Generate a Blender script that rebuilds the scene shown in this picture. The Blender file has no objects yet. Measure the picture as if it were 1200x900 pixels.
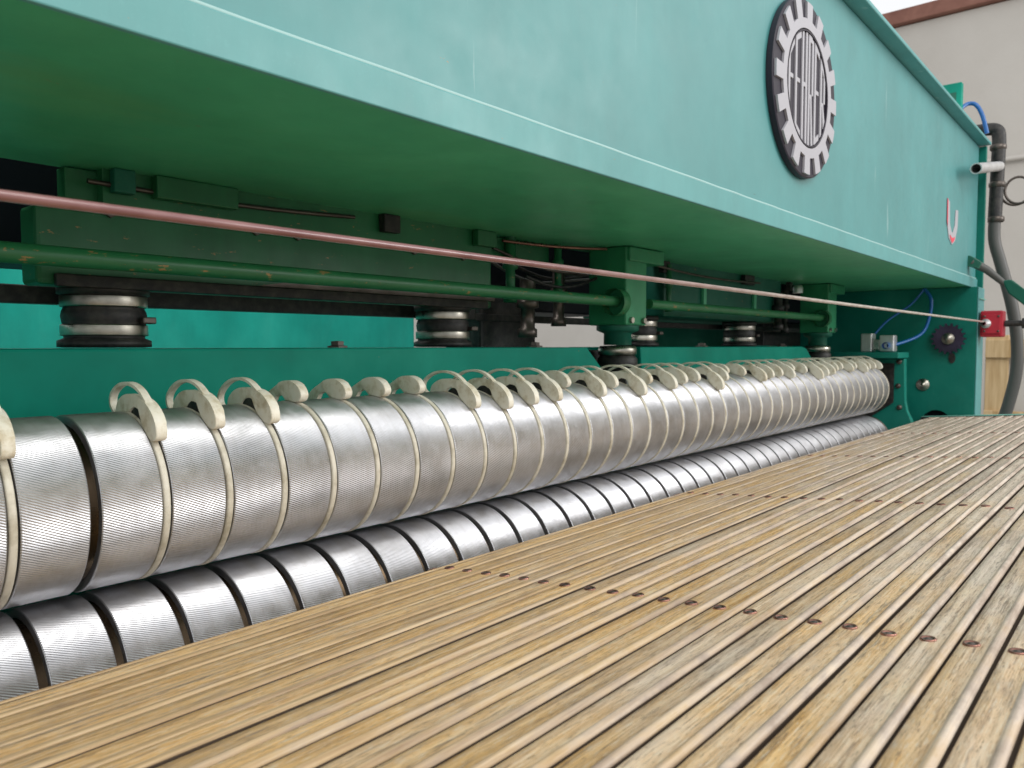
import bpy, bmesh, math, random
from mathutils import Vector, Matrix, Euler
random.seed(7)
S = bpy.context.scene
COL = S.collection
R = math.radians
H = 1.25                                   # eye height above the floor; all other heights are written relative to the eye

# ------------------------------------------------------------------ camera, world, light, exposure
cd = bpy.data.cameras.new('camera')
cam = bpy.data.objects.new('camera', cd); COL.objects.link(cam); S.camera = cam
yaw, pit = R(40.33), R(2.862)
hv = Vector((math.cos(yaw), math.sin(yaw), 0)); rv = Vector((math.sin(yaw), -math.cos(yaw), 0)); uz = Vector((0, 0, 1))
F = hv*math.cos(pit) - uz*math.sin(pit); U = hv*math.sin(pit) + uz*math.cos(pit)
m = Matrix((rv, U, -F)).transposed().to_4x4(); m.translation = Vector((0, 0, H)); cam.matrix_world = m
cd.sensor_width = 36; cd.lens = 27.0; cd.clip_start = 0.01; cd.clip_end = 300
cd.dof.use_dof = True; cd.dof.focus_distance = 1.10; cd.dof.aperture_fstop = 10.0
W = bpy.data.worlds.new('World'); S.world = W; W.use_nodes = True
bg = W.node_tree.nodes['Background']; bg.inputs[0].default_value = (0.97, 0.985, 1.0, 1); bg.inputs[1].default_value = 1.0
def area(name, loc, target, sx, sy, power, col):
    l = bpy.data.lights.new(name, 'AREA'); l.shape = 'RECTANGLE'; l.size = sx; l.size_y = sy; l.energy = power; l.color = col
    o = bpy.data.objects.new(name, l); COL.objects.link(o); o.location = loc
    o.rotation_euler = (Vector(target) - Vector(loc)).to_track_quat('-Z', 'Y').to_euler(); return o
area('hall_skylight', (0.6, -2.6, H+3.6), (1.6, 0.6, H-0.1), 3.5, 2.0, 135, (1.0, 0.97, 0.92))
area('hall_window', (5.2, -4.5, H+2.2), (2.4, 0.7, H+0.2), 3.0, 2.4, 170, (1.0, 0.98, 0.96))
area('crossmember_fill', (0.2, 1.72, H+1.6), (0.4, 2.05, H), 2.4, 0.15, 55, (1.0, 0.98, 0.95))  # unseen strip light added to brighten the teal rear crossmember
S.view_settings.view_transform = 'Standard'; S.view_settings.look = 'None'
S.view_settings.exposure = 0.0; S.view_settings.gamma = 1.0; S.view_settings.use_curve_mapping = False

# ------------------------------------------------------------------ materials
def mat(name, col, rough=0.5, metal=0.0, spec=0.5):
    M = bpy.data.materials.new(name); M.use_nodes = True
    b = M.node_tree.nodes['Principled BSDF']
    b.inputs['Base Color'].default_value = (*col, 1); b.inputs['Roughness'].default_value = rough
    b.inputs['Metallic'].default_value = metal; b.inputs['Specular IOR Level'].default_value = spec
    return M
def N(M, t, **k):
    n = M.node_tree.nodes.new(t)
    for a, v in k.items(): setattr(n, a, v)
    return n
def L(M, a, b): M.node_tree.links.new(a, b)
def coords(M, scale=(1, 1, 1), kind='Object'):
    tc = N(M, 'ShaderNodeTexCoord'); mp = N(M, 'ShaderNodeMapping'); mp.inputs['Scale'].default_value = scale
    L(M, tc.outputs[kind], mp.inputs[0]); return mp.outputs[0]
def gcoords(M, scale=(1, 1, 1)):
    g = N(M, 'ShaderNodeNewGeometry'); mp = N(M, 'ShaderNodeMapping'); mp.inputs['Scale'].default_value = scale
    L(M, g.outputs['Position'], mp.inputs[0]); return mp.outputs[0]
def noise(M, vec, sc, det=4, rough=0.55, dist=0.0):
    n = N(M, 'ShaderNodeTexNoise'); n.inputs['Scale'].default_value = sc; n.inputs['Detail'].default_value = det
    n.inputs['Roughness'].default_value = rough; n.inputs['Distortion'].default_value = dist
    L(M, vec, n.inputs['Vector']); return n.outputs[0]
def ramp(M, fac, stops):
    r = N(M, 'ShaderNodeValToRGB'); e = r.color_ramp.elements
    while len(e) < len(stops): e.new(0.5)
    for i, (p, c) in enumerate(stops):
        e[i].position = p; e[i].color = (*c, 1) if len(c) == 3 else c
    L(M, fac, r.inputs[0]); return r.outputs[0]
def mixc(M, fac, a, b, mode='MIX'):
    x = N(M, 'ShaderNodeMix', data_type='RGBA', blend_type=mode)
    if isinstance(fac, float): x.inputs[0].default_value = fac
    else: L(M, fac, x.inputs[0])
    for s, v in ((6, a), (7, b)):
        if isinstance(v, tuple): x.inputs[s].default_value = (*v, 1)
        else: L(M, v, x.inputs[s])
    return x.outputs[2]
def bump(M, hgt, strength=0.2, dist=0.001):
    b = N(M, 'ShaderNodeBump'); b.inputs['Strength'].default_value = strength; b.inputs['Distance'].default_value = dist
    L(M, hgt, b.inputs['Height']); L(M, b.outputs[0], M.node_tree.nodes['Principled BSDF'].inputs['Normal'])
def setin(M, name, sock): L(M, sock, M.node_tree.nodes['Principled BSDF'].inputs[name])
def BW(v): return (v, v, v)

def paint(name, col, rust=0.0, rough=0.36, spec=0.5, streak=0.25, chalk=0.35, var=1.0):
    M = mat(name, col, rough, 0, spec)
    v = gcoords(M)
    a = noise(M, v, 3.0, 5, 0.6); vs = gcoords(M, (9, 9, 1.6)); s = noise(M, vs, 2.2, 5, 0.65)
    c1 = tuple(min(1, x*1.0) for x in col); c2 = tuple(x*(1-0.28*var) for x in col); c3 = tuple(min(1, x*(1+0.25*var)+0.012*var) for x in col)
    base = ramp(M, a, [(0.3, c2), (0.5, c1), (0.72, c3)])
    st = ramp(M, s, [(0.35, BW(0.82)), (0.6, BW(1.0)), (0.75, BW(1.12))])
    base = mixc(M, streak, base, mixc(M, 1.0, base, st, 'MULTIPLY'))
    # rubbed spots and bare rusty chips
    k = noise(M, gcoords(M, (5, 14, 14)), 6.0, 6, 0.7)
    km = ramp(M, k, [(0.70-rust*0.09, BW(0)), (0.735-rust*0.09, BW(1))])
    base = mixc(M, km, base, (0.30, 0.19, 0.07))
    fine = noise(M, v, 260, 2)
    dust = ramp(M, fine, [(0.60, BW(0)), (0.74, BW(0.35*chalk))])
    ch = noise(M, gcoords(M, (2.4, 2.4, 1.3)), 3.5, 7, 0.68, 0.8)
    base = mixc(M, ramp(M, ch, [(0.50, BW(0)), (0.75, BW(0.42*chalk))]), base, tuple(min(1, x*1.15+0.16) for x in col))
    base = mixc(M, dust, base, tuple(min(1, x*1.5+0.05) for x in col))
    setin(M, 'Base Color', base)
    setin(M, 'Roughness', ramp(M, noise(M, v, 14, 5), [(0.3, BW(rough-0.04)), (0.7, BW(rough+0.07))]))
    bump(M, noise(M, v, 55, 4), 0.18, 0.0008)
    return M
def scrape(M, sc, lo, hi, col):
    b = M.node_tree.nodes['Principled BSDF']; cur = b.inputs['Base Color'].links[0].from_socket
    n_ = noise(M, gcoords(M, sc), 1.0, 5, 0.6, 0.5)
    setin(M, 'Base Color', mixc(M, ramp(M, n_, [(lo, BW(0)), (hi, BW(0.75))]), cur, col))
M_green = paint('fresh green paint', (0.001, 0.255, 0.180), 0.0, 0.45, 0.15, 0.25, 0.0)
M_faded = paint('faded dusty green paint', (0.062, 0.262, 0.262), 0.0, 0.46, 0.8, 0.25, 0.12, 0.4)
M_edge = paint('chalky green edge paint', (0.085, 0.310, 0.308), 0.0, 0.46, 0.75, 0.35, 0.2, 0.4)
for M_ in (M_faded, M_edge):
    scrape(M_, (28, 28, 2.2), 0.66, 0.74, (0.30, 0.47, 0.46)); scrape(M_, (9, 9, 60), 0.735, 0.76, (0.05, 0.10, 0.09))
M_weld = mat('pale weld highlight', (0.33, 0.52, 0.50), 0.5)  # paler than the beam, paints in the weld's bright highlight line
M_under = paint('lightened worn green paint', (0.075, 0.430, 0.225), 0.30, 0.36, 0.6, 0.3, 0.2, 0.6)  # machine green lightened to stand in for light reaching the underside
scrape(M_under, (3.0, 46, 46), 0.70, 0.76, (0.34, 0.26, 0.12))
scrape(M_under, (0.8, 4, 4), 0.55, 0.85, (0.17, 0.38, 0.13))
M_brk = paint('bracket green paint', (0.025, 0.235, 0.105), 0.5, 0.42, 0.4, 0.6, 0.1)
M_house = paint('shade darkened oily housing paint', (0.014, 0.135, 0.052), 0.6, 0.40, 0.4, 0.8, 0.05)  # oily green, darkened further so the recess shade sits in the colour
M_pipe = paint('chipped green pipe paint', (0.020, 0.150, 0.055), 0.95, 0.40, 0.45, 0.35, 0.1)
M_teal = paint('bright teal paint', (0.022, 0.50, 0.40), 0.0, 0.4, 0.5, 0.5, 0.3)
M_dkgreen = paint('dark green paint', (0.008, 0.115, 0.075), 0.3, 0.45, 0.3)
M_frame = paint('shaded frame green paint', (0.003, 0.165, 0.125), 0.0, 0.42, 0.25, 0.3, 0.1)  # machine green darkened to put the frame's shade into the colour
M_rail = paint('pale green paint', (0.16, 0.42, 0.34), 0.1, 0.45)
M_black = mat('black rubber', (0.018, 0.017, 0.018), 0.55)
_v = gcoords(M_black); setin(M_black, 'Base Color', ramp(M_black, noise(M_black, _v, 60, 5), [(0.4, (0.007, 0.007, 0.008)), (0.75, (0.045, 0.04, 0.034))])); bump(M_black, noise(M_black, _v, 120, 3), 0.4, 0.002)
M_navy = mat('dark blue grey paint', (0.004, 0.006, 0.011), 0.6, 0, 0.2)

def steel(name, col, rough, metal=1.0, var=0.15):
    M = mat(name, col, rough, metal)
    v = gcoords(M); n = noise(M, v, 9, 6, 0.65)
    setin(M, 'Base Color', ramp(M, n, [(0.3, tuple(x*(1-var) for x in col)), (0.7, tuple(min(1, x*(1+var)) for x in col))]))
    setin(M, 'Roughness', ramp(M, noise(M, v, 30, 4), [(0.3, BW(rough-0.07)), (0.7, BW(rough+0.1))]))
    return M
M_roll = mat('fluted aluminium', (0.66, 0.655, 0.66), 0.36, 0.92)
v = gcoords(M_roll, (1, 1, 1))
c = ramp(M_roll, noise(M_roll, v, 7, 6, 0.7), [(0.28, (0.37, 0.37, 0.38)), (0.5, (0.54, 0.545, 0.57)), (0.75, (0.66, 0.665, 0.69))])
c = mixc(M_roll, ramp(M_roll, noise(M_roll, gcoords(M_roll, (60, 8, 8)), 2.5, 5, 0.7), [(0.50, BW(0)), (0.78, BW(0.35))]), c, (0.36, 0.33, 0.31))
setin(M_roll, 'Base Color', c)
setin(M_roll, 'Roughness', ramp(M_roll, noise(M_roll, v, 45, 4), [(0.3, BW(0.30)), (0.7, BW(0.46))]))
M_bronze = steel('oily bronze groove', (0.060, 0.042, 0.025), 0.26, 0.9, 0.4)
M_steel = steel('worn steel', (0.55, 0.54, 0.52), 0.3)
M_clamp = steel('clamp steel', (0.40, 0.38, 0.33), 0.32, 1.0, 0.55)
M_dark = steel('oily dark steel', (0.10, 0.085, 0.075), 0.4, 0.7, 0.4)
M_cord = mat('pinkish cord', (0.62, 0.47, 0.44), 0.20, 0, 0.7)
_v = gcoords(M_cord); _sx = N(M_cord, 'ShaderNodeSeparateXYZ'); L(M_cord, _v, _sx.inputs[0])
_pk = ramp(M_cord, noise(M_cord, _v, 18, 5), [(0.35, (0.15, 0.055, 0.055)), (0.65, (0.24, 0.115, 0.110))])
_wh = ramp(M_cord, noise(M_cord, gcoords(M_cord, (40, 200, 200)), 1, 5), [(0.35, (0.36, 0.31, 0.27)), (0.65, (0.56, 0.51, 0.46))])
_mr = N(M_cord, 'ShaderNodeMapRange'); L(M_cord, _sx.outputs[0], _mr.inputs[0]); _mr.inputs[1].default_value = 0.7; _mr.inputs[2].default_value = 1.9
setin(M_cord, 'Base Color', mixc(M_cord, _mr.outputs[0], _pk, _wh))
M_ivory = mat('ivory nylon', (0.70, 0.66, 0.53), 0.42)
_v = gcoords(M_ivory); setin(M_ivory, 'Base Color', ramp(M_ivory, noise(M_ivory, _v, 45, 5, 0.65), [(0.32, (0.54, 0.47, 0.33)), (0.50, (0.76, 0.72, 0.60)), (0.75, (0.82, 0.80, 0.72))])); bump(M_ivory, noise(M_ivory, _v, 160, 3), 0.3, 0.001)
M_band = mat('darker nylon band', (0.6, 0.56, 0.45), 0.45)  # mottled nylon, a darker tone than the clips
_v = gcoords(M_band); setin(M_band, 'Base Color', ramp(M_band, noise(M_band, _v, 30, 5, 0.65), [(0.32, (0.40, 0.36, 0.27)), (0.52, (0.62, 0.58, 0.48)), (0.75, (0.72, 0.69, 0.60))]))
M_white = mat('white enamel', (0.42, 0.415, 0.45), 0.4)
M_plate = mat('black enamel', (0.026, 0.022, 0.034), 0.45, 0, 0.3)
M_red = paint('red plastic', (0.42, 0.016, 0.035), 0.0, 0.4, 0.4, 0.4, 0.2)
M_pink = mat('red print', (0.75, 0.06, 0.10), 0.45)
M_blue = mat('blue hose', (0.008, 0.11, 0.36), 0.3)
M_grey = mat('grey hose', (0.075, 0.075, 0.07), 0.5)
M_purple = steel('blued sprocket steel', (0.05, 0.04, 0.075), 0.45, 0.6, 0.4)
M_alu = steel('pale aluminium', (0.72, 0.72, 0.72), 0.35, 0.8)
M_rivet = steel('browned copper', (0.25, 0.125, 0.095), 0.30, 0.85, 0.5)
M_belt = mat('dark canvas belt', (0.095, 0.066, 0.045), 0.8)

# weathered slat wood: grain along X, golden in places, greyed by wear in others
M_wood = mat('weathered slat wood', (0.4, 0.28, 0.15), 0.45, 0, 0.5)
oi = N(M_wood, 'ShaderNodeObjectInfo'); g = N(M_wood, 'ShaderNodeNewGeometry')
off = N(M_wood, 'ShaderNodeVectorMath', operation='SCALE'); cb = N(M_wood, 'ShaderNodeCombineXYZ')
L(M_wood, oi.outputs['Random'], cb.inputs[0]); L(M_wood, oi.outputs['Random'], cb.inputs[2]); L(M_wood, cb.outputs[0], off.inputs[0]); off.inputs['Scale'].default_value = 37
ad = N(M_wood, 'ShaderNodeVectorMath', operation='ADD'); L(M_wood, g.outputs['Position'], ad.inputs[0]); L(M_wood, off.outputs[0], ad.inputs[1])
def wmap(src, sc):
    mp = N(M_wood, 'ShaderNodeMapping'); mp.inputs['Scale'].default_value = sc; L(M_wood, src, mp.inputs[0]); return mp.outputs[0]
grain = noise(M_wood, wmap(ad.outputs[0], (6, 190, 190)), 1.0, 6, 0.68, 0.6)
fibre = noise(M_wood, wmap(ad.outputs[0], (16, 700, 700)), 1.0, 4, 0.6)
patch = noise(M_wood, wmap(ad.outputs[0], (3.2, 7, 7)), 1.0, 5, 0.65)
blot = noise(M_wood, wmap(ad.outputs[0], (15, 210, 210)), 1.0, 6, 0.7)
gold = ramp(M_wood, grain, [(0.28, (0.38, 0.190, 0.055)), (0.45, (0.66, 0.395, 0.145)), (0.62, (0.79, 0.535, 0.255)), (0.8, (0.86, 0.68, 0.42))])
wear = ramp(M_wood, grain, [(0.25, (0.33, 0.25, 0.19)), (0.45, (0.62, 0.51, 0.41)), (0.65, (0.75, 0.645, 0.54)), (0.85, (0.84, 0.77, 0.69))])
sx = N(M_wood, 'ShaderNodeSeparateXYZ'); L(M_wood, g.outputs['Position'], sx.inputs[0])
# the slats are more rubbed grey towards the outfeed side of the table (large X) and towards its open edge (small Y)
ma = N(M_wood, 'ShaderNodeMath', operation='MULTIPLY_ADD'); L(M_wood, sx.outputs[0], ma.inputs[0]); ma.inputs[1].default_value = 0.16
mb = N(M_wood, 'ShaderNodeMath', operation='MULTIPLY_ADD'); L(M_wood, sx.outputs[1], mb.inputs[0]); mb.inputs[1].default_value = -0.42; mb.inputs[2].default_value = -0.02
L(M_wood, mb.outputs[0], ma.inputs[2])
mc = N(M_wood, 'ShaderNodeMath', operation='ADD'); L(M_wood, ma.outputs[0], mc.inputs[0]); L(M_wood, patch, mc.inputs[1])
wf = ramp(M_wood, mc.outputs[0], [(0.36, BW(0.0)), (0.66, BW(0.95))])
wc = mixc(M_wood, wf, gold, wear)
wc = mixc(M_wood, ramp(M_wood, blot, [(0.54, BW(0)), (0.66, BW(0.85))]), wc, (0.20, 0.145, 0.105))
wc = mixc(M_wood, ramp(M_wood, blot, [(0.27, BW(0.7)), (0.38, BW(0.0))]), wc, (0.72, 0.62, 0.46))
speck = noise(M_wood, wmap(ad.outputs[0], (70, 520, 520)), 1.0, 3, 0.7)
wc = mixc(M_wood, ramp(M_wood, speck, [(0.54, BW(0)), (0.68, BW(0.8))]), wc, (0.70, 0.61, 0.47))
wc = mixc(M_wood, ramp(M_wood, speck, [(0.30, BW(0.8)), (0.45, BW(0))]), wc, (0.16, 0.105, 0.065))
wc = mixc(M_wood, ramp(M_wood, fibre, [(0.30, BW(0.55)), (0.45, BW(0))]), wc, (0.17, 0.105, 0.055))
st1 = noise(M_wood, gcoords(M_wood, (5, 9, 9)), 1.6, 7, 0.72)
wc = mixc(M_wood, ramp(M_wood, st1, [(0.52, BW(0)), (0.70, BW(0.5))]), wc, (0.27, 0.20, 0.15))
wc = mixc(M_wood, ramp(M_wood, st1, [(0.28, BW(0.45)), (0.42, BW(0))]), wc, (0.80, 0.70, 0.52))
hs = N(M_wood, 'ShaderNodeHueSaturation'); L(M_wood, wc, hs.inputs['Color'])
mr = N(M_wood, 'ShaderNodeMapRange'); L(M_wood, oi.outputs['Random'], mr.inputs[0]); mr.inputs[3].default_value = 0.82; mr.inputs[4].default_value = 1.15; L(M_wood, mr.outputs[0], hs.inputs['Value'])
setin(M_wood, 'Base Color', hs.outputs[0])
setin(M_wood, 'Roughness', ramp(M_wood, grain, [(0.3, BW(0.50)), (0.7, BW(0.33))]))
bump(M_wood, mixc(M_wood, 0.5, grain, fibre), 0.5, 0.0012)
# the rubbed, lighter bead of each slat
M_bead = mat('rubbed slat bead', (0.5, 0.42, 0.34), 0.5, 0, 0.4)
gv = gcoords(M_bead, (5, 150, 150)); n1 = noise(M_bead, gv, 1.0, 6, 0.7)
n2 = noise(M_bead, gcoords(M_bead, (9, 20, 20)), 1.0, 5, 0.7)
bc = ramp(M_bead, n1, [(0.25, (0.25, 0.18, 0.13)), (0.48, (0.55, 0.455, 0.37)), (0.75, (0.76, 0.68, 0.59))])
bc = mixc(M_bead, ramp(M_bead, n2, [(0.46, BW(0)), (0.66, BW(0.75))]), bc, (0.27, 0.20, 0.15))
sb = N(M_bead, 'ShaderNodeSeparateXYZ'); gb = N(M_bead, 'ShaderNodeNewGeometry'); L(M_bead, gb.outputs['Position'], sb.inputs[0])
m1 = N(M_bead, 'ShaderNodeMath', operation='MULTIPLY_ADD'); L(M_bead, sb.outputs[1], m1.inputs[0]); m1.inputs[1].default_value = -0.42; m1.inputs[2].default_value = -0.02
m2 = N(M_bead, 'ShaderNodeMath', operation='MULTIPLY_ADD'); L(M_bead, sb.outputs[0], m2.inputs[0]); m2.inputs[1].default_value = 0.16; L(M_bead, m1.outputs[0], m2.inputs[2])
m3 = N(M_bead, 'ShaderNodeMath', operation='ADD'); L(M_bead, m2.outputs[0], m3.inputs[0]); L(M_bead, n2, m3.inputs[1])
gb_ = ramp(M_bead, n1, [(0.25, (0.20, 0.115, 0.05)), (0.5, (0.47, 0.315, 0.145)), (0.78, (0.66, 0.52, 0.33))])
bc = mixc(M_bead, ramp(M_bead, m3.outputs[0], [(0.30, BW(0.15)), (0.58, BW(1))]), gb_, bc)
setin(M_bead, 'Base Color', bc); bump(M_bead, n1, 0.4, 0.001)

M_wall = mat('beige plaster', (0.47, 0.435, 0.385), 0.8)
_v = gcoords(M_wall); setin(M_wall, 'Base Color', ramp(M_wall, noise(M_wall, _v, 1.2, 6, 0.6), [(0.3, (0.49, 0.46, 0.42)), (0.7, (0.56, 0.53, 0.49))])); bump(M_wall, noise(M_wall, _v, 40, 4), 0.3, 0.004)
M_floor = mat('grey concrete', (0.3, 0.29, 0.27), 0.7)
_v = gcoords(M_floor); setin(M_floor, 'Base Color', ramp(M_floor, noise(M_floor, _v, 1.5, 7, 0.65), [(0.3, (0.22, 0.21, 0.20)), (0.7, (0.36, 0.35, 0.33))])); bump(M_floor, noise(M_floor, _v, 30, 5), 0.3, 0.003)
M_rust = mat('rusty brown paint', (0.25, 0.105, 0.075), 0.7)
_v = gcoords(M_rust); setin(M_rust, 'Base Color', ramp(M_rust, noise(M_rust, _v, 6, 6), [(0.3, (0.18, 0.07, 0.05)), (0.7, (0.30, 0.14, 0.10))]))
M_ply = mat('pale crate board', (0.55, 0.40, 0.22), 0.65)
_v = gcoords(M_ply, (20, 20, 2)); setin(M_ply, 'Base Color', ramp(M_ply, noise(M_ply, _v, 2, 6), [(0.3, (0.42, 0.27, 0.12)), (0.7, (0.62, 0.46, 0.26))]))

# ------------------------------------------------------------------ mesh helpers
class MB:
    """collects shapes and links them as ONE mesh object"""
    def __init__(s): s.v = []; s.f = []; s.m = []; s.sm = []
    def add(s, vs, fs, mi=0, smooth=False):
        o = len(s.v); s.v += [tuple(x) for x in vs]
        for f in fs: s.f.append(tuple(i+o for i in f)); s.m.append(mi); s.sm.append(smooth)
        return s
    def box(s, a, b, mi=0, bev=0.0):
        (x0, y0, z0), (x1, y1, z1) = a, b
        if bev <= 0:
            vs = [(x0,y0,z0),(x1,y0,z0),(x1,y1,z0),(x0,y1,z0),(x0,y0,z1),(x1,y0,z1),(x1,y1,z1),(x0,y1,z1)]
            return s.add(vs, [(3,2,1,0),(4,5,6,7),(0,1,5,4),(1,2,6,5),(2,3,7,6),(3,0,4,7)], mi)
        bm = bmesh.new(); bmesh.ops.create_cube(bm, size=1)
        for v in bm.verts: v.co = Vector(((x0+x1)/2+v.co.x*(x1-x0), (y0+y1)/2+v.co.y*(y1-y0), (z0+z1)/2+v.co.z*(z1-z0)))
        bmesh.ops.bevel(bm, geom=bm.edges[:], offset=bev, segments=2, affect='EDGES', profile=0.5)
        return s.take(bm, mi)
    def take(s, bm, mi=0, smooth=False):
        bm.verts.ensure_lookup_table(); bm.verts.index_update()
        s.add([v.co for v in bm.verts], [[v.index for v in f.verts] for f in bm.faces], mi, smooth); bm.free(); return s
    def prism(s, pts, axis, a, b, mi=0, bev=0.0):
        """polygon extruded along axis; pts are the two other coordinates in cyclic order kept as (y,z), (x,z) or (x,y)"""
        def P(p, t): return {'x': (t, p[0], p[1]), 'y': (p[0], t, p[1]), 'z': (p[0], p[1], t)}[axis]
        bm = bmesh.new(); n = len(pts)
        A = [bm.verts.new(P(p, a)) for p in pts]; B = [bm.verts.new(P(p, b)) for p in pts]
        bm.faces.new(A); bm.faces.new(B[::-1])
        for i in range(n): bm.faces.new((A[i], B[i], B[(i+1) % n], A[(i+1) % n]))
        if bev > 0: bmesh.ops.bevel(bm, geom=bm.edges[:], offset=bev, segments=2, affect='EDGES', profile=0.5)
        bmesh.ops.recalc_face_normals(bm, faces=bm.faces[:])
        big = [f for f in bm.faces if len(f.verts) > 4]; bmesh.ops.triangulate(bm, faces=big)
        return s.take(bm, mi)
    def tube(s, path, r, n=12, mi=0, caps=True, closed=False):
        path = [Vector(p) for p in path]; m_ = len(path); vs = []; fs = []; nrm = None
        for i, p in enumerate(path):
            a = path[i-1] if (i > 0 or closed) else p; b = path[(i+1) % m_] if (i < m_-1 or closed) else p
            t = (b-a).normalized()
            if nrm is None: nrm = t.orthogonal().normalized()
            nrm = (nrm - t*nrm.dot(t)).normalized(); bi = t.cross(nrm)
            rr = r[i] if isinstance(r, (list, tuple)) else r
            for k in range(n):
                an = 2*math.pi*k/n; vs.append(p + (nrm*math.cos(an)+bi*math.sin(an))*rr)
        for i in range(m_ if closed else m_-1):
            for k in range(n):
                j = (i+1) % m_; fs.append((i*n+k, i*n+(k+1) % n, j*n+(k+1) % n, j*n+k))
        s.add(vs, fs, mi, True)
        if caps and not closed: s.add(vs[:n], [tuple(range(n-1, -1, -1))], mi); s.add(vs[-n:], [tuple(range(n))], mi)
        return s
    def lathe(s, prof, c, axis='z', n=32, mi=0, smooth=True, closed=False):
        """prof: (radius, height along axis)"""
        vs = []; fs = []; k = len(prof)
        for i in range(n):
            an = 2*math.pi*i/n; ca, sa = math.cos(an), math.sin(an)
            for (r, h) in prof:
                vs.append({'z': (c[0]+r*ca, c[1]+r*sa, c[2]+h), 'x': (c[0]+h, c[1]+r*ca, c[2]+r*sa), 'y': (c[0]+r*sa, c[1]+h, c[2]+r*ca)}[axis])
        for i in range(n):
            j = (i+1) % n
            for q in range(k if closed else k-1):
                fs.append((i*k+q, j*k+q, j*k+(q+1) % k, i*k+(q+1) % k))
        return s.add(vs, fs, mi, smooth)
    def mesh(s, name, mats, org=(0, 0, 0)):
        me = bpy.data.meshes.new(name)
        me.from_pydata([(x-org[0], y-org[1], z-org[2]) for x, y, z in s.v], [], s.f)
        for q in (mats if isinstance(mats, (list, tuple)) else [mats]): me.materials.append(q)
        me.polygons.foreach_set('material_index', s.m); me.polygons.foreach_set('use_smooth', s.sm); me.update()
        return me
    def build(s, name, mats, parent=None, org=None):
        """vertices are written in place; org is this object's own origin (defaults to its bottom centre)"""
        if org is None:
            xs, ys, zs = zip(*s.v); org = ((min(xs)+max(xs))/2, (min(ys)+max(ys))/2, min(zs))
        o = bpy.data.objects.new(name, s.mesh(name, mats, org)); COL.objects.link(o)
        pw = WORLD.get(parent.name, Vector()) if parent else Vector()
        o.parent = parent; o.location = Vector(org) - pw; WORLD[o.name] = Vector(org)
        return o
WORLD = {}
ROOTS = []
def tag(o, label, cat, group=None):
    o['label'] = label; o['category'] = cat
    if group: o['group'] = group
    ROOTS.append(o); return o
def empty(name, loc, label, cat, group=None):
    o = bpy.data.objects.new(name, None); COL.objects.link(o); o.location = loc; o.empty_display_size = 0.1
    WORLD[o.name] = Vector(loc); return tag(o, label, cat, group)
def struct(o): o['kind'] = 'structure'; ROOTS.append(o); return o
def copy(o, parent, loc, rot=None):
    c = o.copy(); COL.objects.link(c); c.parent = parent; c.location = loc
    if rot is not None: c.rotation_euler = rot
    return c

# ------------------------------------------------------------------ the setting
fl = MB().add([(-40, -40, -H), (60, -40, -H), (60, 60, -H), (-40, 60, -H)], [(0, 1, 2, 3)]); struct(fl.build('floor', M_floor, org=(0, 0, -H)))
wl = MB().box((8.0, -6, -H), (8.25, 14, 3.0), bev=0.01); wall = struct(wl.build('back_wall', M_wall))
cp = MB().box((7.93, -6.05, 3.005), (8.3, 14.05, 3.135), bev=0.01); tag(cp.build('roof_beam', M_rust), 'rusty brown beam running along the top of the beige hall wall', 'beam')
cn = MB().tube([(7.95, -6, 1.62), (7.95, 14, 1.62)], 0.022, 12)
tag(cn.build('wall_pipe', M_wall), 'thin beige conduit running level across the hall wall', 'pipe')

wb = MB().box((3.36, 1.352, -0.30), (3.66, 1.40, -0.004), bev=0.003)
tag(wb.build('wooden_block', M_ply), 'small pale wooden block showing behind the far rubber foot at the roller end', 'wood block')
# ------------------------------------------------------------------ the needle loom
loom = empty('needle_loom', (1.8, 0.9, -H), 'green painted needle loom machine with overhanging beam and round gear badge', 'machine')
# front crossbeam
cb_ = MB().box((-1.6, 0.64, 0.262), (3.88, 1.19, 0.862), bev=0.004); beam = cb_.build('crossbeam', M_faded, loom)
MB().box((-1.6, 0.6395, 0.250), (3.88, 1.192, 0.2605), bev=0.002).build('underside_plate', M_under, beam)
MB().box((-1.6, 0.632, 0.2485), (3.881, 0.639, 0.289), bev=0.0015).build('lower_flange', M_edge, beam)
wp = [( -1.6+i*0.06, 0.6365, 0.2905+0.0006*random.uniform(-1, 1)) for i in range(92)]
MB().tube(wp, 0.0030, 8).build('weld_bead', M_weld, beam)
MB().box((-1.6, 0.598, 0.8635), (3.90, 1.22, 0.876), bev=0.003).build('top_flange', M_edge, beam)
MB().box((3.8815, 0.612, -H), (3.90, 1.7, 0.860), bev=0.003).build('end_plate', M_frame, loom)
# underside ledge, notches and stiffeners at the back of the beam
ld = MB().box((0.42, 1.17, 0.205), (1.52, 1.20, 0.2485), bev=0.002); ld.build('stiffener_rail', M_house, loom)
for x0, x1, mm in ((0.47, 0.50, M_dkgreen), (0.53, 0.66, M_house), (0.96, 1.0, M_black), (1.22, 1.28, M_house), (2.02, 2.06, M_black), (2.60, 2.68, M_black), (3.02, 3.05, M_black)):
    MB().box((x0, 1.130, 0.216), (x1, 1.1475, 0.2495), bev=0.002).build('mounting_block', mm, loom)
MB().lathe([(0, 0.03), (0.016, 0.03), (0.02, 0.02), (0.02, 0)][::-1], (3.02, 1.10, 0.205), 'z', 12).build('grease_cap', M_alu, loom)

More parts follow.
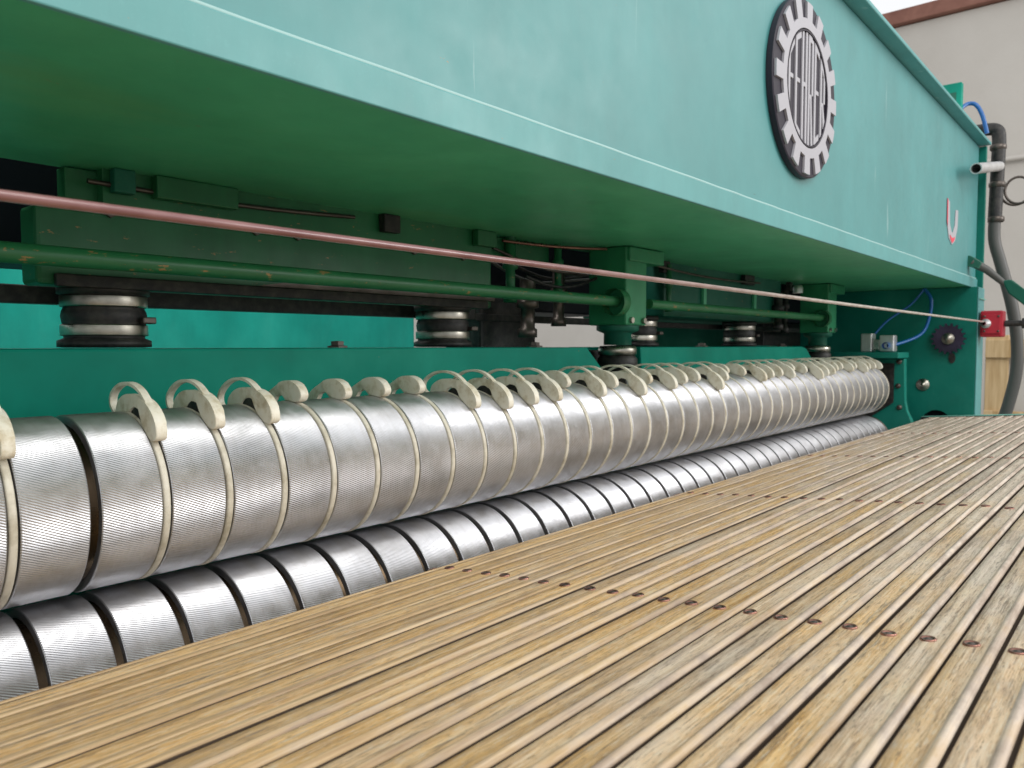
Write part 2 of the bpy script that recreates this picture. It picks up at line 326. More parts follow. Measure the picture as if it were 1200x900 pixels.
# needle housings hanging behind the pressure beam
def housing(x0, x1, z0, z1, y0=1.15, y1=1.45, mm=M_house, name='needle_housing'):
    return MB().box((x0, y0, z0), (x1, y1, z1), bev=0.006).build(name, mm, loom)
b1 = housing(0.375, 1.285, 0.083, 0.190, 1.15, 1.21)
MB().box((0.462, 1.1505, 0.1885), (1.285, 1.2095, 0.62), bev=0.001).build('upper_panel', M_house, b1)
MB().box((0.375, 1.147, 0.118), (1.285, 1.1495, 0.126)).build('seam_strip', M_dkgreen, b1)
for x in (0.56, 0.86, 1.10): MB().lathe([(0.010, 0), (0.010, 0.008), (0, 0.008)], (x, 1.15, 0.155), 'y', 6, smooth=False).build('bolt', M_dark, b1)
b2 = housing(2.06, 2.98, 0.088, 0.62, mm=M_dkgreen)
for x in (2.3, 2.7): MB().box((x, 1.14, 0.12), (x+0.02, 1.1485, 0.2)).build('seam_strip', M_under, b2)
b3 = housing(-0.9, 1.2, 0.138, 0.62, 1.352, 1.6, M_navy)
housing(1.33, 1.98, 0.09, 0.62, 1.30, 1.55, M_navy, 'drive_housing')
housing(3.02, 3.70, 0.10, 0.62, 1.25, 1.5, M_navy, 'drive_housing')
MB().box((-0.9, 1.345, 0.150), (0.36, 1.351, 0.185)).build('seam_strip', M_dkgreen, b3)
MB().box((-0.9, 1.27, 0.062), (1.36, 1.30, 0.089), bev=0.002).build('slide_bar', M_black, loom)
MB().box((1.36, 1.27, 0.060), (3.6, 1.30, 0.078), bev=0.002).build('slide_bar', M_black, loom)
# cables in the dark gap
for k in range(3):
    pts = []
    for i in range(15):
        t = i/14; pts.append((1.32+0.62*t, 1.2+0.02*k, 0.215-0.05*math.sin(math.pi*t)*(0.4+0.3*k) + 0.008*math.sin(9*t+k)))
    MB().tube(pts, 0.004, 6).build('cable', [M_dark, M_black, M_grey][k], loom)

# greasy fittings, rods and lines crowding the recess
for x, y, rr, z0, z1 in ((1.36, 1.16, 0.016, 0.10, 0.25), (1.46, 1.19, 0.024, 0.02, 0.16), (1.53, 1.15, 0.012, 0.13, 0.25), (1.60, 1.20, 0.020, 0.05, 0.20), (2.05, 1.13, 0.012, 0.10, 0.24), (2.9, 1.13, 0.02, 0.06, 0.2), (3.05, 1.16, 0.015, 0.05, 0.24)):
    f = MB().lathe([(0, z0), (rr, z0), (rr, z0+0.02), (rr*0.7, z0+0.024), (rr*0.7, (z0+z1)/2), (rr*1.15, (z0+z1)/2+0.003), (rr*1.15, (z0+z1)/2+0.02), (rr*0.8, (z0+z1)/2+0.024), (rr*0.8, z1)], (x, y, 0), 'z', 14).build('fitting', random.choice((M_dark, M_black, M_dark, M_house)), loom)
for a, b, q, mm in (((1.30, 1.16, 0.22), (1.70, 1.10, 0.20), 0.03, M_dark), ((1.31, 1.14, 0.235), (1.64, 1.08, 0.243), 0.004, M_rivet), ((1.38, 1.13, 0.16), (1.66, 1.12, 0.175), 0.025, M_black), ((0.44, 1.145, 0.228), (0.90, 1.145, 0.236), 0.006, M_dark), ((1.86, 1.12, 0.235), (2.7, 1.12, 0.225), 0.012, M_dark)):
    pts = [Vector(a).lerp(Vector(b), i/14) + Vector((0, 0, -q*math.sin(math.pi*i/14))) for i in range(15)]
    MB().tube(pts, 0.0038, 7).build('cable', mm, loom)
for x in (0.47, 0.70, 0.78, 1.05, 1.19): MB().lathe([(0.009, 0), (0.009, -0.006), (0, -0.007)], (x, 1.1495, 0.190), 'y', 6, smooth=False).build('bolt', M_dark, b1)
MB().box((0.395, 1.138, 0.0805), (1.26, 1.1495, 0.098), bev=0.002).build('lower_strip', M_black, b1)
MB().prism([(0.70, 0.0985), (1.285, 0.0985), (1.285, 0.118), (0.78, 0.112)], 'y', 1.141, 1.1495).build('worn_strip', M_dark, b1)
# guide pipes
def pipe(x0, x1):
    return MB().tube([(x0+(x1-x0)*i/8, 1.05, 0.1105) for i in range(9)], 0.0128, 20).build('guide_pipe', M_pipe, loom)
pipe(-0.8, 1.64); pipe(1.80, 3.16)
# brackets hanging from the beam, each with a rubber foot
def bracket(x):
    y0 = 1.03
    p = MB().box((x, y0, 0.052), (x+0.10, y0+0.115, 0.249), bev=0.005); o = p.build('pipe_bracket', M_brk, loom)
    MB().box((x+0.004, y0-0.008, 0.212), (x+0.175, y0+0.09, 0.2475), bev=0.003).build('top_plate', M_brk, o)
    MB().lathe([(0.055, 0), (0.055, -0.012), (0.046, -0.016), (0.036, -0.02), (0.036, -0.05), (0, -0.05)], (x+0.05, y0+0.057, 0.0515), 'z', 28).build('neck', M_dkgreen, o)
    MB().lathe([(0, 0.002), (0.046, 0.0), (0.05, -0.008), (0.05, -0.022), (0.044, -0.026)], (x+0.05, y0+0.057, -0.001), 'z', 28).build('steel_collar', M_clamp, o)
    MB().lathe([(0.046, 0), (0.052, -0.008), (0.052, -0.028), (0.044, -0.042), (0.02, -0.048), (0, -0.048)], (x+0.05, y0+0.057, -0.0265), 'z', 28).build('rubber_foot', M_black, o)
    MB().lathe([(0.034, -0.03), (0.034, 0.0), (0.028, 0.006), (0.017, 0.006)], (x, 1.05, 0.1085), 'x', 24).build('pipe_collar', M_pipe, o)
    for dx in (0.02, 0.08): MB().lathe([(0.008, 0), (0.008, -0.007), (0, -0.007)], (x+dx, y0-0.001, 0.038+0.026), 'y', 6, smooth=False).build('bolt', M_clamp, o)
bracket(1.655); bracket(3.17)

# rubber bellows on the bed beam
def bellows(x, y=1.205, k=0.9):
    prof = [(0.058, 0), (0.070, 0.001), (0.070, 0.010), (0.060, 0.014), (0.060, 0.016), (0.0615, 0.034), (0.0625, 0.038), (0.064, 0.046), (0.0625, 0.053), (0.060, 0.058), (0.060, 0.076), (0.069, 0.078), (0.069, 0.090), (0.05, 0.091)]
    o = MB().lathe([(a*k, b) for a, b in prof], (x, y, -0.003), 'z', 40).build('bellows', M_black, loom)
    for z in (0.017, 0.059):
        b = MB().lathe([(a*k, b_) for a, b_ in [(0.0618, 0), (0.0645, 0.0005), (0.0650, 0.002), (0.0650, 0.015), (0.0645, 0.0165), (0.0618, 0.017)]], (x, y, -0.003+z), 'z', 40).build('clamp_band', M_clamp, o)
    MB().box((x+0.030, y-0.060, 0.032), (x+0.050, y-0.036, 0.042), bev=0.002).build('clamp_screw', M_dark, o)
for x in (0.482, 1.185, 2.0, 2.72): bellows(x)

# bed beams behind the upper roller
def bed(pts):
    return MB().prism(pts, 'y', 1.075, 1.32, bev=0.004).build('bed_beam', M_green, loom)
q1 = bed([(-0.9, -0.35), (1.75, -0.35), (1.62, -0.06), (1.55, -0.004), (-0.9, -0.004)])
q2 = bed([(1.84, -0.35), (3.30, -0.35), (3.12, -0.05), (3.06, -0.012), (3.02, -0.004), (1.80, -0.004)])
for bb, xs in ((q1, (-0.2, 0.84, 1.40)), (q2, (2.25, 2.92))):
    for x in xs:
        MB().lathe([(0.019, 0), (0.019, 0.003), (0.012, 0.004), (0.012, 0.011), (0, 0.012)], (x, 1.12, -0.0035), 'z', 6, smooth=False).build('bolt', M_dark, bb)
MB().box((1.62, 1.16, -0.30), (1.80, 1.20, -0.012), bev=0.003).build('dark_gusset', M_black, loom)
# rear crossmember (bright teal) seen through the gap
rp = MB().box((-2.2, 2.0, -0.55), (1.83, 2.12, 0.19), bev=0.006).build('rear_crossmember', M_teal, loom)
MB().box((2.52, 2.05, -0.4), (2.555, 2.09, 0.09), bev=0.003).build('rear_strut', M_teal, loom)
MB().box((2.66, 1.62, -0.3), (3.6, 1.66, 0.25), bev=0.004).build('rear_panel', M_dkgreen, loom)
MB().box((3.28, 1.34, 0.0), (3.73, 1.5, 0.12), bev=0.004).build('drive_column', M_black, loom)
MB().box((1.385, 1.275, -0.2), (1.60, 1.40, 0.12), bev=0.006).build('drive_column', M_black, loom)

# side frame at the far end
pl = [(3.0, 0)]
arch = [(0.752+0.062*math.cos(a), -0.345+0.066*math.sin(a)) for a in [math.pi*i/12 for i in range(13)]]
side = [(0.61, 0.2485), (0.61, -0.345)] + [(0.69, -0.345)] + arch[::-1][1:-1][::-1][::-1] + [(0.814, -0.345), (1.7, -0.345), (1.7, 0.2485)]
side = [(0.61, 0.2485), (0.61, -0.36), (0.690, -0.36)] + [(0.752-0.062*math.cos(math.pi*i/12), -0.345+0.066*math.sin(math.pi*i/12)) for i in range(13)] + [(0.814, -0.36), (1.7, -0.36), (1.7, 0.2485)]
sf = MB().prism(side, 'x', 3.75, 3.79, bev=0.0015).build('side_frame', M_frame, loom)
MB().box((3.752, 0.604, -H), (3.880, 0.6095, 0.2470), bev=0.002).build('front_flange', M_edge, sf)
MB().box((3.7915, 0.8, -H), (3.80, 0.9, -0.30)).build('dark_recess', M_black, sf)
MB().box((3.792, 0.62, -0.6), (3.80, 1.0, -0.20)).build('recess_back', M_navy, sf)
MB().box((3.7535, 0.598, 0.196), (3.8785, 0.6035, 0.201)).build('weld_seam', M_rail, sf)
# sprocket with hub and keyhole slot
n = 18; pts = []
for i in range(n):
    for dr, da in ((0.056, -0.5), (0.056, -0.28), (0.067, -0.12), (0.067, 0.12), (0.056, 0.28)):
        a = 2*math.pi*(i+da)/n; pts.append((0.709+dr*math.cos(a), 0.029+dr*math.sin(a)))
sp = MB().prism(pts, 'x', 3.722, 3.734).build('sprocket', M_purple, loom)
MB().lathe([(0, -0.016), (0.012, -0.016), (0.014, -0.012), (0.022, -0.010), (0.026, 0)], (3.722, 0.709, 0.029), 'x', 24).build('hub', M_clamp, sp)
MB().lathe([(0.014, 0), (0.014, 0.02)], (3.731, 0.709, 0.029), 'x', 16).build('axle', M_dark, sp)
MB().prism([(0.697+0.013*math.cos(a), -0.054+0.022*math.sin(a)) for a in [2*math.pi*i/16 for i in range(16)]], 'x', 3.745, 3.7495).build('keyhole_slot', M_black, loom)
bo = MB().lathe([(0, -0.012), (0.010, -0.012), (0.010, -0.006), (0.026, -0.005), (0.027, 0)], (3.7495, 0.807, -0.172), 'x', 24).build('washer_bolt', M_clamp, loom)
# bearing bracket at the roller end with the pneumatic valve on its arm
prof = [(0.83, -0.055), (0.83, -0.235), (0.822, -0.275), (0.80, -0.310), (0.79, -0.36), (1.12, -0.36), (1.12, -0.055)]
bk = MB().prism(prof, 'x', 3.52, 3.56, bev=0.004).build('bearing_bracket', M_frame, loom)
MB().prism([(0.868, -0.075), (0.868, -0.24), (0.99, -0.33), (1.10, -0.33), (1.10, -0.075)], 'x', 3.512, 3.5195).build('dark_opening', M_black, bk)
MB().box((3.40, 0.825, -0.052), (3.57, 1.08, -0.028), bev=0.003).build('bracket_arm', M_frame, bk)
for y, z in ((0.85, -0.068), (0.845, -0.26), (0.852, -0.17)):
    MB().lathe([(0, -0.008), (0.010, -0.007), (0.011, 0)], (3.52, y, z), 'x', 10).build('bolt', M_dark, bk)
vl = MB().box((3.50, 0.955, -0.0275), (3.56, 1.0, 0.052), bev=0.004).build('valve', M_alu, loom)
MB().box((3.50, 0.868, -0.026), (3.555, 0.925, 0.044), bev=0.004).build('solenoid', M_alu, vl)
MB().box((3.51, 0.926, -0.02), (3.55, 0.954, 0.026), bev=0.003).build('valve_body', M_steel, vl)
MB().lathe([(0.014, -0.024), (0.014, 0), (0.010, 0.003), (0, 0.003)], (3.498, 0.895, -0.0), 'x', 14).build('blue_fitting', M_blue, vl)
# lifting lug on top and red trip switch on the frame
lg = MB().box((3.70, 0.68, 0.8785), (3.735, 0.78, 1.10), bev=0.004).build('lifting_lug', M_green, loom)
MB().box((3.698, 0.70, 0.93), (3.6995, 0.755, 1.06)).build('slot', M_dkgreen, lg)
sw = MB().box((3.752, 0.515, 0.036), (3.83, 0.597, 0.146), bev=0.006).build('trip_switch', M_red, loom)
MB().box((3.745, 0.523, 0.05), (3.7515, 0.588, 0.132), bev=0.002).build('cover', M_red, sw)
MB().lathe([(0.009, -0.05), (0.009, 0), (0.02, 0.003), (0.02, 0.012)][::1], (3.735, 0.575, 0.092), 'x', 14).build('cord_socket', M_alu, sw)
MB().tube([(3.79, 0.512, 0.092), (3.79, 0.452, 0.092)], [0.014, 0.012], 12).build('gland', M_black, sw)
MB().tube([(3.79, 0.452, 0.092), (3.79, 0.440, 0.092)], 0.022, 12).build('gland_nut', M_black, sw)
for y, z in ((0.53, 0.06), (0.53, 0.122), (0.58, 0.06), (0.58, 0.122)): MB().lathe([(0, -0.003), (0.004, -0.003), (0.005, 0)], (3.745, y, z), 'x', 8).build('screw', M_dark, sw)

# ---- round gear badge with its lettering
bx, bz, RB = 1.745, 0.567, 0.192
bd = MB().lathe([(0, -0.014), (RB*0.985, -0.014), (RB, -0.012), (RB, 0)], (bx, 0.6385, bz), 'y', 96, smooth=False).build('badge', M_plate, loom, org=(bx, 0.6385, bz))
yb = 0.6385-0.0142
def ringpoly(r0, teeth):
    out = []
    nT = 16
    for i in range(nT):
        for da, rr in ((-0.5, 0), (-0.27, 0), (-0.235, 1), (-0.12, 1), (0.0, 1), (0.12, 1), (0.235, 1), (0.27, 0), (0.38, 0)):
            a = 2*math.pi*(i+da)/nT; r_ = (RB*0.965 if rr else RB*0.775); out.append((r_*math.cos(a), r_*math.sin(a)))
    return out
outer = ringpoly(0, 16); k = len(outer); r_in = RB*0.665
vs = []; fs = []
for (x, z) in outer:
    l_ = math.hypot(x, z)
    vs += [(bx+x, yb, bz+z), (bx+x, yb-0.005, bz+z), (bx+x/l_*r_in, yb-0.005, bz+z/l_*r_in), (bx+x/l_*r_in, yb, bz+z/l_*r_in)]
for i in range(k):
    j = (i+1) % k; a, b = i*4, j*4
    fs += [(a, b, b+1, a+1), (a+1, b+1, b+2, a+2), (a+2, b+2, b+3, a+3)]
MB().add(vs, fs).build('gear_rim', M_white, bd)
MB().lathe([(RB*0.650, 0), (RB*0.650, -0.005), (RB*0.635, -0.005), (RB*0.635, 0)], (bx, yb, bz), 'y', 72, smooth=False).build('inner_ring', M_plate, bd)
rl = RB*0.63
def chord(x): return math.sqrt(max(1e-6, rl*rl - x*x))
def stroke(mb, x0, x1, z0, z1):
    """z0 / z1: numbers or 'b' / 't' for the circle's lower / upper edge"""
    def z(v, x): return -chord(x) if v == 'b' else (chord(x) if v == 't' else v)
    def zt(v, x): return v(x) if callable(v) else z(v, x)
    p = [(x0, zt(z0, x0)), (x1, zt(z0, x1)), (x1, zt(z1, x1)), (x0, zt(z1, x0))]
    mb.prism([(bx+a, bz+b) for a, b in p], 'y', yb-0.003, yb)
wid = rl*2*0.965/6; st_ = wid*0.25; t = 0.009
for i, ch in enumerate('FEHRER'):
    x0 = -rl*0.965 + i*wid + wid*0.07; x1 = x0 + wid*0.80; mb = MB(); a0, a1 = x0+st_, x1-st_
    top = lambda x: chord(x)-t*1.5
    bot = lambda x: -chord(x)+t*1.5
    zm = 0.006 if ch in 'FEH' else -0.012
    stroke(mb, x0, a0, 'b', 't')
    if ch in 'FE':
        stroke(mb, a0, x1, top, 't'); stroke(mb, a0, x1-wid*0.12, zm-t/2, zm+t/2)
    if ch == 'E': stroke(mb, a0, x1, 'b', bot)
    if ch == 'H': stroke(mb, a1, x1, 'b', 't'); stroke(mb, a0, a1, zm-t/2, zm+t/2)
    if ch == 'R':
        stroke(mb, a0, a1, top, 't'); stroke(mb, a1, x1, zm+t/2, lambda x: chord(x)-t*0.4); stroke(mb, a0, a1, zm-t/2, zm+t/2)
        p = [(a0+st_*0.3, zm-t/2), (a1, zm-t/2), (x1, -chord(x1)), (a1, -chord(a1))]
        mb.prism([(bx+a, bz+b) for a, b in p], 'y', yb-0.003, yb)
    mb.build('letter', M_white, bd)
# small white and red U-shaped sticker on the beam face
ux, uz_ = 3.368, 0.470
def ushape(w, h, t_, y0, y1):
    o_ = [(-w, h), (-w*0.95, -h*0.1), (-w*0.55, -h*0.75), (0, -h), (w*0.55, -h*0.75), (w*0.95, -h*0.1), (w, h*0.75)]
    i_ = [(w-t_, h*0.7), (w*0.45, -h*0.05), (w*0.15, -h*0.38), (0, -h*0.45), (-w*0.15, -h*0.38), (-w*0.45, -h*0.05), (-(w-t_), h*0.9)]
    return [(ux+a, uz_+b) for a, b in o_+i_]
stk = MB().prism(ushape(0.10, 0.082, 0.045, 0, 0), 'y', 0.6375, 0.6392).build('sticker', M_white, loom)
MB().prism([(ux-0.045, uz_-0.048), (ux-0.035, uz_-0.062), (ux, uz_-0.076), (ux+0.035, uz_-0.062), (ux+0.045, uz_-0.048), (ux+0.012, uz_-0.055), (ux, uz_-0.057), (ux-0.012, uz_-0.055)], 'y', 0.6360, 0.6374).build('red_print', M_pink, stk)
MB().prism([(ux-0.101, uz_+0.08), (ux-0.098, uz_-0.005), (ux-0.088, uz_-0.02), (ux-0.092, uz_+0.08)], 'y', 0.6360, 0.6374).build('red_print', M_pink, stk)

# ------------------------------------------------------------------ fluted feed rollers
RY = 0.94
PITCH = 0.0752; GW = 0.0112; LAND = PITCH-GW
def land_mesh(r, nf=220, twist=-0.30):
    vs = []; fs = []; n2 = nf*2
    xs = [(0, 0.010), (0.0, 0.0012), (0.0012, 0.0)] + [(LAND*i/4, 0.0) for i in (1, 2, 3)] + [(LAND-0.0012, 0.0), (LAND, 0.0012), (LAND, 0.010)]
    for (x, dr) in xs:
        for i in range(n2):
            a = 2*math.pi*i/n2 + twist*(x/LAND)
            d = 0.00055 if i % 2 else 0.0
            rr = r - (dr if dr > d else d) if dr else r-d
            vs.append((x, -rr*math.cos(a), rr*math.sin(a)))
    for s_ in range(len(xs)-1):
        for i in range(n2):
            j = (i+1) % n2; fs.append((s_*n2+i, s_*n2+j, (s_+1)*n2+j, (s_+1)*n2+i))
    return MB().add(vs, fs).mesh('land', M_roll)
def roller(zc, label, first, count, r, ry):
    x0 = first - PITCH
    root = empty('feed_roller', (x0, ry, zc), label, 'roller', 'fluted feed rollers of the loom')
    x1 = first + PITCH*(count-1)
    MB().lathe([(0.0, 0.002), (r-0.0105, 0.002), (r-0.0105, x1-x0+GW), (0, x1-x0+GW)], (x0, ry, zc), 'x', 64).build('groove_core', M_bronze, root)
    me = land_mesh(r)
    p = None
    for i in range(count):
        gx = first + PITCH*i                                   # groove centre
        o = bpy.data.objects.new('land', me) if p is None else p.copy(); p = p or o
        COL.objects.link(o); o.parent = root; o.location = (gx - GW/2 - LAND - x0, 0, 0); o.rotation_euler = (random.uniform(0, 6.28), 0, 0)
    MB().lathe([(0, 0), (r-0.006, 0), (r-0.002, 0.003), (r-0.002, 0.008)][::1], (x1+GW/2+0.010, ry, zc), 'x', 64).build('end_disc', M_dark, root)
    MB().lathe([(0.04, 0), (0.04, 0.22), (0, 0.22)], (x1+GW/2, ry, zc), 'x', 28).build('journal', M_steel, root)
    return root
UZ, LZ = -0.178, -0.388
G0 = 0.248
NG = 42
roller(UZ, 'upper fluted steel feed roller carrying the white plastic bands', G0-PITCH*6, NG+6, 0.1, RY)
roller(LZ, 'lower fluted steel feed roller with bare dark grooves behind the slats', 0.274-PITCH*6, NG+6, 0.1, RY)

# ------------------------------------------------------------------ white stripper bands in the upper roller's grooves
def pol(r, a): return (-r*math.cos(R(a)), r*math.sin(R(a)))
def strap(path, wx, th):
    """flat strap following (r, angle) points: wx wide along X, th thick"""
    P = [Vector((*pol(r, a), 0)) for r, a in path]; vs = []; fs = []
    for i, p in enumerate(P):
        t_ = (P[min(i+1, len(P)-1)] - P[max(i-1, 0)]).normalized(); n_ = Vector((-t_.y, t_.x, 0))*th/2
        for sx_, sn in ((-1, 1), (-0.7, 1.25), (0.7, 1.25), (1, 1), (1, -1), (-1, -1)):
            q = p + n_*sn; vs.append((sx_*wx/2, q.x, q.y))
    for i in range(len(P)-1):
        for k_ in range(6): fs.append((i*6+k_, i*6+(k_+1) % 6, (i+1)*6+(k_+1) % 6, (i+1)*6+k_))
    fs += [tuple(range(5, -1, -1)), tuple(range(len(vs)-6, len(vs)))]
    return MB().add(vs, fs)
def smoothpath(pts, n=5):
    out = []
    for i in range(len(pts)-1):
        p0, p1, p2, p3 = pts[max(i-1, 0)], pts[i], pts[i+1], pts[min(i+2, len(pts)-1)]
        for k_ in range(n):
            t_ = k_/n
            out.append(tuple(0.5*((2*p1[d])+(-p0[d]+p2[d])*t_+(2*p0[d]-5*p1[d]+4*p2[d]-p3[d])*t_*t_+(-p0[d]+3*p1[d]-3*p2[d]+p3[d])*t_**3) for d in (0, 1)))
    out.append(pts[-1]); return out
mband = MB().lathe([(0.0895, -0.0042), (0.1000, -0.0042), (0.1009, -0.0032), (0.1009, 0.0020), (0.1000, 0.0030), (0.0895, 0.0030)], (0, 0, 0), 'x', 96, closed=True).mesh('band', M_band)
mloop = strap(smoothpath([(0.100, 107), (0.112, 111), (0.124, 108), (0.1315, 97), (0.1340, 84), (0.1325, 72), (0.1265, 61)]), 0.0085, 0.0036).mesh('loop', M_ivory)
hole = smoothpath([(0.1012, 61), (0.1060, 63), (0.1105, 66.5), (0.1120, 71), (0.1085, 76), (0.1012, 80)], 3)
hp = smoothpath([(0.1248, 71), (0.1280, 64), (0.1290, 57), (0.1278, 49.5), (0.1238, 43), (0.1150, 38.5), (0.1060, 39.5), (0.1012, 44)], 4) + hole + \
     smoothpath([(0.1012, 101), (0.1090, 99), (0.1160, 93), (0.1205, 86), (0.1230, 78)], 3)
mshade = MB().prism([pol(r, a) for r, a in hole], 'x', -0.0030, 0.0030).mesh('hole_shade', M_black)  # black insert added in the clip hole to stand for its shade
hd = smoothpath([(0.1262, 67), (0.1284, 61), (0.1290, 55), (0.1278, 49.5), (0.1238, 43), (0.1150, 38.5), (0.1060, 39.5), (0.1014, 44), (0.1014, 54), (0.1060, 60), (0.1130, 64.5), (0.1200, 68)], 3)
mhead = MB().prism([pol(r, a) for r, a in hp], 'x', -0.0038, 0.0038, bev=0.0010).prism([pol(r*0.9995, a) for r, a in hd], 'x', -0.0066, 0.0066, bev=0.0016).mesh('clip', M_ivory)
rots = {0: 0, 2: 0, 3: 7, 4: 9, 5: 33, 6: 33, 7: 34, 8: 34, 9: 2, 10: 3, 11: 3, 12: 5, 13: 24, 14: 3, 15: 17, 16: 4, 17: 20, 18: 5, 19: 14, 20: 20, 21: 0, 22: 14, 23: 30, 24: 26, 25: 6, 26: 10, 27: 13}
ords = ['leftmost', 'second', 'third', 'fourth', 'fifth', 'sixth', 'seventh', 'eighth', 'ninth', 'tenth', 'eleventh', 'twelfth', 'thirteenth', 'fourteenth', 'fifteenth', 'sixteenth', 'seventeenth', 'eighteenth', 'nineteenth', 'twentieth']
tens = {20: 'twenty', 30: 'thirty', 40: 'forty'}
def ordn(i):
    k_ = i+1
    if k_ <= 20: return ords[i]
    d, u = k_//10*10, k_ % 10
    return {20: 'twentieth', 30: 'thirtieth', 40: 'fortieth'}[d] if u == 0 else tens[d]+'-'+['', 'first', 'second', 'third', 'fourth', 'fifth', 'sixth', 'seventh', 'eighth', 'ninth'][u]
idx = [i for i in range(0, NG) if i != 1]
proto = None
for q, i in enumerate(idx):
    rot = rots.get(i, random.choice((2, 6, 10, 14, 18, 22)) + random.uniform(-2, 2))
    gx = G0 + PITCH*i
    lab = ordn(q) + ' white plastic band from the left on the upper roller, ' + ('its clip tipped back' if rot > 22 else 'its open loop standing up')
    e = empty('stripper_band', (gx, RY, UZ), lab, 'plastic band', 'white plastic bands on the upper roller')
    e.rotation_euler = (-R(rot), 0, 0)
    if proto is None:
        proto = {}
        for nm, me_ in (('band', mband), ('clip', mhead), ('loop', mloop), ('hole_shade', mshade)):
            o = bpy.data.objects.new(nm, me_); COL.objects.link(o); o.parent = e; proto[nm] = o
    else:
        for nm in ('band', 'clip') + (() if rot > 22 else ('loop', 'hole_shade')):
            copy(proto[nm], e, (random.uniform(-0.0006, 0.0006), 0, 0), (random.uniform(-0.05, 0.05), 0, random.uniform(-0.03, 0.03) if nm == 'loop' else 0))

# ------------------------------------------------------------------ slat conveyor in front
SL = 0.0822; th = math.atan(SL); YE, ZE = 0.78, -0.3104
def deckz(y): return ZE + SL*(YE-y)
conv = empty('slat_conveyor', (1.5, 0.2, -H), 'wooden slat conveyor table with rows of brown rivets in front of the rollers', 'conveyor')
X0, X1 = -1.4, 3.68
SP = 0.0328
def slat_mesh(wd, seed, hb=1.0):
    rng = random.Random(seed); n_ = 22
    base = [(0.0012, -0.009, 2), (0.0, -0.0022, 0), (0.0014, -0.0004, 0), (0.010, 0.0, 0), (wd-0.0088, 0.0, 0), (wd-0.0078, 0.0003*hb, 1), (wd-0.0066, 0.0011*hb, 1), (wd-0.0048, 0.0018*hb, 1), (wd-0.0028, 0.0015*hb, 1), (wd-0.0009, 0.0002, 1), (wd, -0.0018, 1), (wd-0.0012, -0.0042, 2), (wd-0.0030, -0.009, 2)]
    vs = []; fs = []; mi = []; k_ = len(base)
    for s_ in range(n_+1):
        x = X0 + (X1-X0)*s_/n_; dw = rng.uniform(-0.0005, 0.0005); dz = rng.uniform(-0.0004, 0.0004)
        for (w, z, _) in base: vs.append((x, -(w + (dw if w > 0.012 else dw*0.4)), z + (dz if z > -0.005 else 0)))
    mb = MB(); mb.v = vs
    for s_ in range(n_):
        for i in range(k_-1):
            mb.f.append((s_*k_+i, s_*k_+i+1, (s_+1)*k_+i+1, (s_+1)*k_+i)[::-1]); mb.m.append(2 if 2 in (base[i][2], base[i+1][2]) else (1 if base[i][2] and base[i+1][2] else 0)); mb.sm.append(1 <= i < k_-2)
    for e_ in (0, n_): mb.f.append(tuple(e_*k_+i for i in range(k_))[:: (1 if e_ else -1)]); mb.m.append(0); mb.sm.append(False)
    return mb.mesh('slat', [M_wood, M_bead, M_belt])
smesh = [slat_mesh(0.0301, 10+i, 1.3) for i in range(6)] + [slat_mesh(0.0308, 20+i, 0.35) for i in range(4)]
rv_ = MB().lathe([(0.0070, -0.002), (0.0070, 0.0005), (0.0063, 0.0014), (0.0053, 0.0013), (0.0042, 0.0004)], (0, 0, 0), 'z', 16).lathe([(0.0042, 0.0004), (0.0030, 0.0000), (0.0022, 0.0010), (0, 0.0012)], (0, 0, 0), 'z', 16, 1).mesh('rivet', [M_rivet, M_dark])
def place_slat(y, z, rx, k_, flat=False):
    o = bpy.data.objects.new('slat', smesh[6+k_ % 4] if flat else smesh[k_ % 6]); COL.objects.link(o); o.parent = conv
    o.location = (-1.5, y-0.2, z+H); o.rotation_euler = (rx, random.uniform(-0.0002, 0.0002), random.uniform(-0.00025, 0.00025))
    for j in range(-2, 5):
        xr = 0.745 + 0.711*j
        if xr < X0+0.05: continue
        c = bpy.data.objects.new('rivet', rv_); COL.objects.link(c); c.parent = o; c.location = (xr + random.uniform(-0.0015, 0.0015), -0.0098 + random.uniform(-0.0008, 0.0008), 0.0002)
        c.rotation_euler = (random.uniform(-0.03, 0.03), random.uniform(-0.03, 0.03), random.uniform(0, 6))
for k_ in range(36):
    y = 0.755 - SP*k_ - (0.0045 if k_ > 6 else 0.0)
    place_slat(y, deckz(y) + random.uniform(-0.0009, 0.0009), -th + random.uniform(-0.022, 0.022), k_, k_ < 7)
rho = 0.062; cy, cz = 0.757 - rho*math.sin(th), deckz(0.757) - rho*math.cos(th)
for k_ in range(1, 6):                                        # slats turning down round the nose roller
    a = th + (k_)*SP/rho; y, z = cy + rho*math.sin(a), cz + rho*math.cos(a)
    place_slat(y, z, -(a - 0.5*SP/rho*0.95), k_*5+1, True)
MB().prism([(-0.45, deckz(-0.45)-0.0085), (0.757, deckz(0.757)-0.0085), (0.757, deckz(0.757)-0.014), (-0.45, deckz(-0.45)-0.014)], 'x', X0, X1-0.005).build('belt', M_belt, conv)
MB().lathe([(0, 0), (rho-0.010, 0), (rho-0.010, X1-X0), (0, X1-X0)], (X0, cy, cz), 'x', 32).build('nose_roller', M_steel, conv)
rl_ = MB()
for (xa, xb, dz, mm, nm) in ((3.692, 3.700, 0.001, M_black, 'side_guard'), (3.706, 3.742, 0.003, M_rail, 'side_rail')):
    MB().prism([(-0.45, deckz(-0.45)+dz), (0.80, deckz(0.80)+dz), (0.80, deckz(0.80)-0.09), (-0.45, deckz(-0.45)-0.09)], 'x', xa, xb, bev=0.001).build(nm, mm, conv)
for x in (-1.2, 1.2, 3.6):
    for y in (-0.38, 0.62): MB().box((x, y, -H), (x+0.06, y+0.06, deckz(y)-0.10), bev=0.003).build('leg', M_green, conv)
